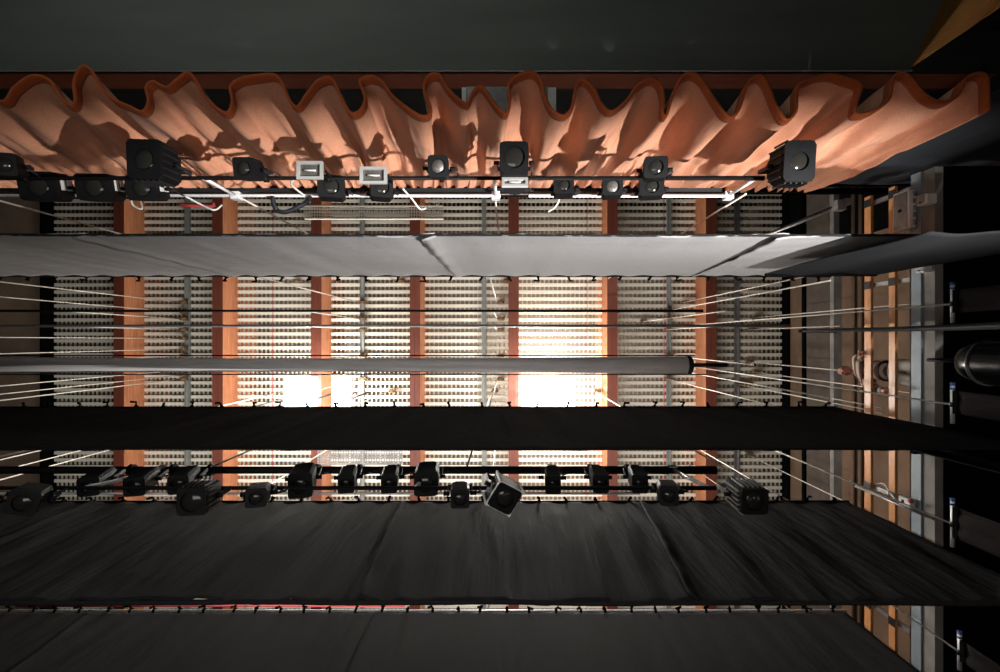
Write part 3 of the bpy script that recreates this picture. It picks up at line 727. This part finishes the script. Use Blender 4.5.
spotlight('large black ribbed spotlight overlapping a slanted lamp at the far end', 'stage light', (191,502), 4.40, (211,490), 4.80, 27, 27, LO2, G2, fins=True, lens=0.38, ch=0.06, shiny=False)
spotlight('slanted black lamp just behind the ribbed spotlight', 'stage light', (178,485), 5.08, (193,472), 5.56, 19, 19, UP2, G2)
spotlight('slanted black lamp crossing the seventh beam from the gallery', 'stage light', (134,487), 5.08, (153,473), 5.56, 19, 19, UP2, G2)
spotlight('slanted black lamp beyond the seventh beam from the gallery', 'stage light', (88,487), 5.08, (109,473), 5.56, 19, 19, UP2, G2)
spotlight('low-hung tilted black lamp outermost on the rear lighting bar', 'stage light', (22,503), 4.38, (40,492), 4.72, 26, 24, LO2, G2, roll=0.3)

# loose cables draped along the front bar
def loop(pts, r, m, label, group=None):
    pts = [P(*p) for p in pts]
    out = []
    for i in range(len(pts)-1):
        p0 = pts[max(0,i-1)]; p1 = pts[i]; p2 = pts[i+1]; p3 = pts[min(len(pts)-1,i+2)]
        for s in range(6):
            t = s/6; out.append(0.5*((2*p1)+(p2-p0)*t+(2*p0-5*p1+4*p2-p3)*t*t+(3*p1-p0-3*p2+p3)*t**3))
    out.append(pts[-1])
    tag(MB().tube(out, r, 6).build('cable', m, org=pts[0]), label, 'cable', group)
loop([(272,197,6.1),(276,209,6.2),(284,212,6.2),(294,209,6.2),(305,203,6.2),(310,197,6.12)], 0.03, M['lead'], 'dark cable looping below the silver pipe', 'loose cables')
loop([(295,178,5.5),(291,184,5.6),(297,190,5.9),(305,196,6.1)], 0.012, M['whitepaint'], 'pale cable hanging beside the first pale-framed floodlight', 'loose cables')
loop([(130,194,6.1),(133,205,6.2),(142,209,6.2),(140,200,6.3)], 0.012, M['whitepaint'], 'pale cable loop below the vented lamps', 'loose cables')
loop([(185,196,6.1),(200,204,6.2),(214,210,6.2),(222,205,6.3)], 0.012, M['whitepaint'], 'pale cable curl crossing the sixth beam', 'loose cables')
loop([(403,189,6.0),(412,199,6.2),(420,209,6.3),(426,208,6.4)], 0.012, M['whitepaint'], 'pale cable curl near the end of the wire tray', 'loose cables')
loop([(560,197,6.1),(556,206,6.2),(548,212,6.3)], 0.012, M['whitepaint'], 'pale cable stub hanging between the second and third beams from the gallery', 'loose cables')

# steel drop pipe and clamp near the gallery end of the curtain track
A = P(783, 228.5, 9.6); 
t = thing('drop_pipe', 'grey vertical drop pipe with a clamp near the curtain track end', 'pipe', (A.x, A.y, 8.0))
part(MB().tube([(A.x, A.y, 8.0), (A.x, A.y, 13.0)], 0.04, 10), 'tube', M['steel'], t)
mb = MB().boxc((A.x, A.y, 7.97), 0.14, 0.16, 0.14); mb.boxc((A.x+0.1, A.y-0.05, 7.93), 0.08, 0.1, 0.08); part(mb, 'clamp', M['steel'], t)
part(MB().tube([(A.x, A.y, 13.0), (A.x, A.y, 15.2)], 0.02, 8), 'hanger_rod', M['steel'], t)

# ================================================================= GALLERY
def rail(h0, h1, label):
    t = thing('guard_rail', label, 'railing', (GX, 2.5, h0), 'wooden gallery rails')
    part(MB().box(GX-0.005, GX+0.04, GY+0.05, YB-0.05, h0, h1), 'rail_board', M['railwood'], t)
    for y in POSTS: part(MB().box(GX-0.012, GX-0.005, y-0.06, y+0.06, h0-0.004, h1+0.004), 'joint_plate', M['dark'], t)
POSTS = [-2.2, -0.88, 2.35, 4.25, 7.0]
rail(7.99, 8.13, 'orange wooden top rail along the gallery edge')
rail(7.49, 7.61, 'orange wooden middle rail along the gallery edge')
for k, y in enumerate(POSTS):
    t = thing('rail_post', f'dark steel railing post, {ORD[k]} from the orange curtain', 'post', (GX+0.07, y, 7.08), 'railing posts')
    part(MB().box(GX+0.045, GX+0.095, y-0.03, y+0.03, 7.2, 8.12), 'shaft', M['steel'], t)
    part(MB().box(GX+0.03, GX+0.115, y-0.05, y+0.05, 7.19, 7.2), 'base_plate', M['steel'], t)
# conduits on the wall behind
for k, (h, r, lab) in enumerate([(14.2, 0.07, 'dark conduit high on the gallery wall below the grid'), (12.2, 0.05, 'upper of two pipes on the tan gallery wall'), (11.95, 0.05, 'lower of two pipes on the tan gallery wall')]):
    pipe_obj('wall_conduit', (XR-r-0.02, YF+0.1, h), (XR-r-0.02, YB-0.1, h), r, M['blackmatte'] if k == 0 else M['tan'], lab, 'conduit', 'conduits on the gallery wall')
# cabinet, boxes on the gallery edge
def box_thing(name, x0, x1, y0, y1, z0, z1, m, label, cat, extra=None):
    t = thing(name, label, cat, ((x0+x1)/2, (y0+y1)/2, z0))
    mb = MB(); e = min(x1-x0, y1-y0, z1-z0)*0.12; c = Vector(((x0+x1)/2, (y0+y1)/2, 0)); X_, Y__ = Vector((1,0,0)), Vector((0,1,0))
    w, d_ = x1-x0, y1-y0
    rr = lambda z, s: poly_ring(Vector((c.x, c.y, z)), X_, Y__, w-s, d_-s, e)
    mb.rings([rr(z0, 2*e), rr(z0+e, 0), rr(z1-e, 0), rr(z1, 2*e)], True, False)
    part(mb, 'case', m, t)
    if extra: extra(t, x0, x1, y0, y1, z0, z1)
    return t
def cab_extra(t, x0, x1, y0, y1, z0, z1):
    dr = part(MB().box(x0-0.006, x0, y0+0.03, y1-0.03, z0+0.03, z1-0.03), 'door', M['steel'], t)
    for k in range(5):
        y = y0+0.08+(y1-y0-0.16)*k/4; part(MB().tube([(x0+0.06, y-0.03, z0-0.03), (x0+0.06, y+0.03, z0-0.03)], 0.022, 8), 'cable_gland', M['steel'], t)
    part(MB().boxc((x0-0.012, (y0+y1)/2, (z0+z1)/2), 0.012, 0.04, 0.05), 'latch', M['black'], dr, root=t)
box_thing('steel_cabinet', 5.66, 5.78, -2.14, -1.58, 7.06, 7.36, M['whitepaint'], 'grey steel cabinet on the gallery edge behind the front border', 'cabinet', cab_extra)
def plain_extra(t, x0, x1, y0, y1, z0, z1):
    part(MB().box(x0-0.005, x0, y0+0.015, y1-0.015, z0+0.02, z1-0.02), 'cover', M['steel'], t)
    part(MB().boxc((x0-0.01, y1-0.03, (z0+z1)/2), 0.01, 0.015, 0.03), 'latch', M['black'], t)
box_thing('junction_box', 5.62, 5.78, -1.98, -1.84, 6.72, 6.9, M['whitepaint'], 'small pale junction box beside the grey steel cabinet', 'junction box', plain_extra)
box_thing('junction_box', 5.68, 5.79, -1.02, -0.93, 6.82, 6.98, M['whitepaint'], 'small pale junction box on the gallery edge below the first visible rail post', 'junction box', plain_extra)
def red_extra(t, x0, x1, y0, y1, z0, z1):
    part(MB().disc((x0+0.03, y0+0.02, z0+0.0), Vector((0,1,0)), Vector((0,0,1)), Vector((-1,0,0)), [(0.03,0),(0.03,0.045),(0.02,0.06)], 14), 'red_button', M['redpaint'], t, 'red push button')
    part(MB().boxc((x0-0.004, (y0+y1)/2, (z0+z1)/2+0.03), 0.008, 0.05, 0.04), 'label_plate', M['black'], t)
box_thing('control_box', 5.70, 5.78, 2.26, 2.40, 7.08, 7.3, M['whitepaint'], 'white control box with red button on the gallery edge', 'control box', red_extra)
# cables drooping by the third post
loop([(866,478,8.2),(874,484,8.0),(884,484,7.8),(890,492,7.6),(896,500,7.4)], 0.018, M['rope'], 'pale cable coil on the railing above the white control box', 'loose cables')
# conduit running down past the control box
q = P(866, 489, 8.0)
pipe_obj('conduit_pipe', (5.70, 2.40, 6.7), (5.70, 2.40, 8.2), 0.022, M['steel'], 'grey vertical conduit beside the white control box', 'conduit')

# ---------------------------------------------------------------- the person leaning on the railing
M['skin'] = mat('skin', (0.55, 0.26, 0.19), 0.6, scale=8, var=0.08)
M['hair'] = mat('brown_hair', (0.06, 0.035, 0.025), 0.7, scale=20, stretch=(1,1,4), var=0.3)
M['trousers'] = mat('beige_grey_trousers', (0.34, 0.31, 0.27), 0.85, scale=8, var=0.15, bump=0.1)
def stripes():
    m, n, l, b = new_mat('striped_shirt_cloth')
    tc = n.new('ShaderNodeTexCoord'); wv = n.new('ShaderNodeTexWave'); wv.bands_direction = 'Z'
    wv.inputs['Scale'].default_value = 3.0; wv.inputs['Distortion'].default_value = 1.2; wv.inputs['Detail'].default_value = 1
    cr = n.new('ShaderNodeValToRGB'); cr.color_ramp.interpolation = 'CONSTANT'
    cr.color_ramp.elements[0].color = (0.62, 0.52, 0.44, 1); cr.color_ramp.elements[1].position = 0.5; cr.color_ramp.elements[1].color = (0.14, 0.07, 0.045, 1)
    l.new(tc.outputs['Object'], wv.inputs['Vector']); l.new(wv.outputs['Fac'], cr.inputs['Fac']); l.new(cr.outputs['Color'], b.inputs['Base Color'])
    b.inputs['Roughness'].default_value = 0.9
    return m
M['shirt'] = stripes()
def skin_obj(name, verts, edges, radii, m, parent, org, sub=2, root=0):
    me = bpy.data.meshes.new(name); me.from_pydata([tuple(Vector(v)-Vector(org)) for v in verts], edges, [])
    o = bpy.data.objects.new(name, me); COL.objects.link(o); me.materials.append(m)
    sk = o.modifiers.new('skin', 'SKIN'); sk.use_smooth_shade = True
    for i, r in enumerate(radii):
        rr = r if isinstance(r, tuple) else (r, r); me.skin_vertices[0].data[i].radius = rr
        me.skin_vertices[0].data[i].use_root = (i == root)
    ss = o.modifiers.new('sub', 'SUBSURF'); ss.levels = sub; ss.render_levels = sub
    if parent: o.parent = parent
    return o
PO = Vector((6.14, 0.46, GF))
person = thing('person', 'person in striped shirt and pale trousers leaning over the gallery railing', 'person', PO)
pelvis = Vector((6.16, 0.50, 7.98)); chest = Vector((5.99, 0.50, 8.30)); neck = Vector((5.89, 0.52, 8.49)); headc = Vector((5.815, 0.535, 8.62))
V = [pelvis, Vector((6.09,0.50,8.14)), chest, Vector((5.93,0.51,8.42)), neck, Vector((5.85,0.53,8.55)),
     Vector((5.91,0.32,8.43)), Vector((5.97,0.20,8.22)), Vector((5.83,0.21,8.20)), Vector((5.80,0.23,8.165)),
     Vector((5.95,0.68,8.36)), Vector((5.95,0.79,8.10)), Vector((5.88,0.80,7.78)), Vector((5.85,0.795,7.69)),
     Vector((6.16,0.40,7.92)), Vector((6.14,0.39,7.55)), Vector((6.17,0.38,7.17)), Vector((6.07,0.37,7.115)),
     Vector((6.16,0.60,7.92)), Vector((6.14,0.63,7.55)), Vector((6.19,0.65,7.17)), Vector((6.09,0.66,7.115))]
E = [(0,1),(1,2),(2,3),(3,4),(4,5),(3,6),(6,7),(7,8),(8,9),(3,10),(10,11),(11,12),(12,13),(0,14),(14,15),(15,16),(16,17),(0,18),(18,19),(19,20),(20,21)]
Rr = [0.10,0.10,0.12,0.10,0.056,0.052, 0.065,0.048,0.034,0.028, 0.065,0.048,0.034,0.028, 0.07,0.055,0.042,0.042, 0.07,0.055,0.042,0.042]
skin_obj('body', V, E, Rr, M['skin'], person, PO)
def limb(name, idx, rad, m):
    vs = [V[i] for i in idx]; skin_obj(name, vs, [(i, i+1) for i in range(len(vs)-1)], rad, m, person, PO)
sv = [pelvis+Vector((0,0,0.02)), V[1], V[2], V[3], V[3].lerp(neck, 0.5), V[6], V[7], V[7].lerp(V[8], 0.8), V[10], V[11], V[11].lerp(V[12], 0.8)]
skin_obj('shirt', sv, [(0,1),(1,2),(2,3),(3,4),(3,5),(5,6),(6,7),(3,8),(8,9),(9,10)], [0.165,0.17,0.19,0.165,0.085,0.10,0.078,0.055,0.10,0.078,0.055], M['shirt'], person, PO)
tv = [pelvis, V[14], V[15], V[16]+Vector((0,0,0.03)), V[18], V[19], V[20]+Vector((0,0,0.03)), pelvis+Vector((-0.02,0,0.08))]
skin_obj('trousers', tv, [(0,1),(1,2),(2,3),(0,4),(4,5),(5,6),(0,7)], [0.17,0.125,0.098,0.075,0.125,0.098,0.075,0.165], M['trousers'], person, PO)
mb = MB().disc(pelvis+Vector((-0.035,0,0.09)), Vector((1,0,0)), Vector((0,1,0)), Vector((0,0,1)), [(0.168,-0.025),(0.172,-0.02),(0.172,0.02),(0.168,0.025)], 20)
part(mb, 'belt', M['black'], person)
for sgn, (a, b) in ((-1, (16, 17)), (1, (20, 21))):
    mb = MB(); A0, B0 = V[a], V[b]
    mb.tube([A0+Vector((0.07,0,-0.05)), A0+Vector((0.02,0,-0.045)), B0+Vector((0.02,0,-0.01)), B0+Vector((-0.07,0,-0.012)), B0+Vector((-0.12,0,-0.018))], [0.032,0.048,0.045,0.043,0.022], 10)
    part(mb, 'shoe', M['black'], person)
# head: tilted forwards and down, looking towards the stage
fwd = Vector((-0.80, -0.05, -0.60)).normalized(); upv = (Vector((-0.35, 0, 1)) - fwd*Vector((-0.35,0,1)).dot(fwd)).normalized(); side = fwd.cross(upv).normalized()
def ell(c, a, b, d, ra, rb, rd, n=18, m=12, fn=None):
    mb = MB(); rings = []
    for i in range(1, m):
        th = PI*i/m; ring = []
        for j in range(n):
            ph = 2*PI*j/n
            p = (math.sin(th)*math.cos(ph), math.sin(th)*math.sin(ph), math.cos(th))
            s = fn(p) if fn else 1
            ring.append(Vector(c)+a*ra*p[0]*s+b*rb*p[1]*s+d*rd*p[2])
        rings.append(ring)
    mb.rings(rings); return mb
head = part(ell(headc, fwd, side, upv, 0.098, 0.078, 0.118, fn=lambda p: 1-0.22*max(0,-p[2])), 'head', M['skin'], person)
hr = ell(headc-fwd*0.018+upv*0.018, fwd, side, upv, 0.098, 0.085, 0.116, fn=lambda p: 1)
# hair only over the back and the top of the skull
keep = [f for f in hr.f if sum((Vector(hr.v[i])-headc).dot(fwd) - 0.9*(Vector(hr.v[i])-headc).dot(upv) for i in f)/len(f) < -0.005]
hr.f = keep; hr.sm = [True]*len(keep); part(hr, 'hair', M['hair'], head, root=person)
mb = MB().tube([headc+fwd*0.090+upv*0.03, headc+fwd*0.125-upv*0.02, headc+fwd*0.095-upv*0.03], [0.010,0.017,0.012], 8); part(mb, 'nose', M['skin'], head, root=person)
mb = MB().tube([headc+fwd*0.083-upv*0.058-side*0.026, headc+fwd*0.092-upv*0.060, headc+fwd*0.083-upv*0.058+side*0.026], 0.007, 6); part(mb, 'mouth', M['redpaint'], head, root=person)
for s in (-1, 1):
    part(ell(headc+fwd*0.088+side*s*0.034+upv*0.012, fwd, side, upv, 0.012, 0.016, 0.010, 10, 8), 'eye', M['black'], head, root=person)
    part(ell(headc+side*s*0.079-fwd*0.005, fwd, side, upv, 0.022, 0.012, 0.032, 10, 8), 'ear', M['skin'], head, root=person)
# hands resting on the top rail: palm and five fingers each
for sgn, wi in ((-1, 9), (1, 13)):
    wv = V[wi]; pv = [wv+Vector((0.02,0,0.0)), wv+Vector((-0.05,0.01*sgn,-0.004))]; pe = [(0,1)]; pr = [(0.024,0.03),(0.022,0.036)]
    for k, (off, ln) in enumerate(((-0.034, 0.060), (-0.012, 0.062), (0.012, 0.070), (0.033, 0.055))):
        b0 = len(pv); base = pv[1]+Vector((-0.012, off, 0.0))
        pv += [base, base+Vector((-ln*0.5, off*0.15, -0.006)), base+Vector((-ln*0.75, off*0.2, -0.04)), base+Vector((-ln*0.7, off*0.2, -0.066))]
        pe += [(1,b0),(b0,b0+1),(b0+1,b0+2),(b0+2,b0+3)]; pr += [0.0095,0.009,0.008,0.007]
    b0 = len(pv); th = wv+Vector((-0.015, -0.036*sgn, -0.004)); pv += [th, th+Vector((-0.035,-0.028*sgn,-0.008)), th+Vector((-0.06,-0.034*sgn,-0.014))]
    pe += [(0,b0),(b0,b0+1),(b0+1,b0+2)]; pr += [0.012,0.010,0.008]
    skin_obj('hand', pv, pe, pr, M['skin'], person, PO, sub=1)

# ================================================================= LIGHT
def area(name, loc, target, size, power, col=(1,1,1), shape='SQUARE', sy=None, spread=PI):
    L = bpy.data.lights.new(name, 'AREA'); L.size = size; L.energy = power; L.color = col; L.spread = spread
    if sy: L.shape = 'RECTANGLE'; L.size_y = sy
    o = bpy.data.objects.new(name, L); COL.objects.link(o); o.location = loc
    o.rotation_euler = (Vector(target)-Vector(loc)).to_track_quat('-Z', 'Y').to_euler(); return o
def point(name, loc, power, r=0.15, col=(1,1,1)):
    L = bpy.data.lights.new(name, 'POINT'); L.energy = power; L.shadow_soft_size = r; L.color = col
    o = bpy.data.objects.new(name, L); COL.objects.link(o); o.location = loc; return o
fyc = (fy0+fy1)/2
warm = (1.0, 0.965, 0.925)
for nm, px, pw in (('flood_uplight_large', 548, 300), ('flood_uplight_pair', 300, 150), ('flood_uplight_small', 340, 90)):
    area(nm, ((px-CX)/F*FZ, fyc, FZ+0.30), ((px-CX)/F*FZ, fyc-0.01, 15.3), 0.5, pw, warm)
point('flood_lamp_large', ((548-CX)/F*FZ, fyc, FZ-0.2), 800, 0.12, warm)
point('flood_lamp_pair', ((300-CX)/F*FZ, fyc, FZ-0.2), 220, 0.12, warm)
point('flood_lamp_small', ((340-CX)/F*FZ, fyc, FZ-0.2), 130, 0.12, warm)
# unseen point lights added above the slats, shining down through the grid
for nm, px, pw in (('loft_fill_large', 548, 700), ('loft_fill_pair', 318, 500)):
    point(nm, ((px-CX)/F*15.0, fyc-0.2, 16.4), pw, 0.05, warm)
# unseen floor light on curtain and front border; baffle plates added to shape it
LF = Vector((4.3, 1.6, -0.1))
point('stage_floor_flood', LF, 9200, 0.06, (1.0, 0.97, 0.94))
t = thing('floor_light_baffles', 'unseen black baffle plates added around the light on the stage floor', 'floodlight', (LF.x, LF.y, ZF))
part(MB().box(LF.x-2.2, LF.x+1.6, LF.y-0.51, LF.y-0.5, ZF+0.02, LF.z+0.5*1.45), 'baffle_plate', M['blackmatte'], t)
part(MB().box(LF.x-1.6, LF.x+1.6, LF.y-0.115, LF.y+0.6, LF.z+0.40, LF.z+0.41), 'baffle_plate', M['blackmatte'], t)
part(MB().box(LF.x+0.036, LF.x+0.9, LF.y-0.21, LF.y-0.2, ZF+0.02, LF.z+0.75), 'baffle_plate', M['blackmatte'], t)
part(MB().box(LF.x-1.9, LF.x-0.56, LF.y-0.21, LF.y-0.2, ZF+0.02, LF.z+0.75), 'baffle_plate', M['blackmatte'], t)
part(MB().box(LF.x-1.6, LF.x+1.6, LF.y+0.6, LF.y+0.61, ZF+0.02, LF.z+0.41), 'housing', M['blackmatte'], t)  # back plate of the added baffles
part(MB().box(LF.x-1.6, LF.x+1.6, LF.y-0.5, LF.y+0.61, ZF+0.005, ZF+0.02), 'base', M['blackmatte'], t)
# bodiless fill added above the rear borders, brightening the grid from below
area('grid_fill', (-2.5, 3.75, 9.1), (-2.5, 2.9, 15.3), 13.0, 800, warm, sy=0.5)
area('stage_fill', (-1.5, 0.6, -0.35), (-1.5, 0.6, 10), 4.0, 95, (1.0, 0.96, 0.93), sy=1.5)  # bodiless low fill, added to lighten undersides such as the screen tube
# dim unseen fill added to light the auditorium ceiling
area('auditorium_fill', (-4.0, -8.5, 2.0), (-4.5, -6.2, 8.6), 1.2, 130, (0.92, 1.0, 0.93))

w = bpy.data.worlds.new('World'); S.world = w; w.use_nodes = True
w.node_tree.nodes['Background'].inputs[0].default_value = (0, 0, 0, 1)
w.node_tree.nodes['Background'].inputs[1].default_value = 0.0

# ================================================================= CAMERA
cam = bpy.data.cameras.new('Camera'); co = bpy.data.objects.new('Camera', cam); COL.objects.link(co)
co.location = (0, 0, 0); co.rotation_euler = (PI, 0, 0)
cam.sensor_width = 36.0; cam.sensor_fit = 'HORIZONTAL'; cam.lens = 18.0
cam.shift_x = -(CX-500)/1000.0; cam.shift_y = (CY-336)/1000.0
cam.clip_start = 0.05; cam.clip_end = 100
S.camera = co
S.view_settings.view_transform = 'Standard'; S.view_settings.look = 'None'
S.view_settings.exposure = 0.0; S.view_settings.gamma = 1.0; S.view_settings.use_curve_mapping = False
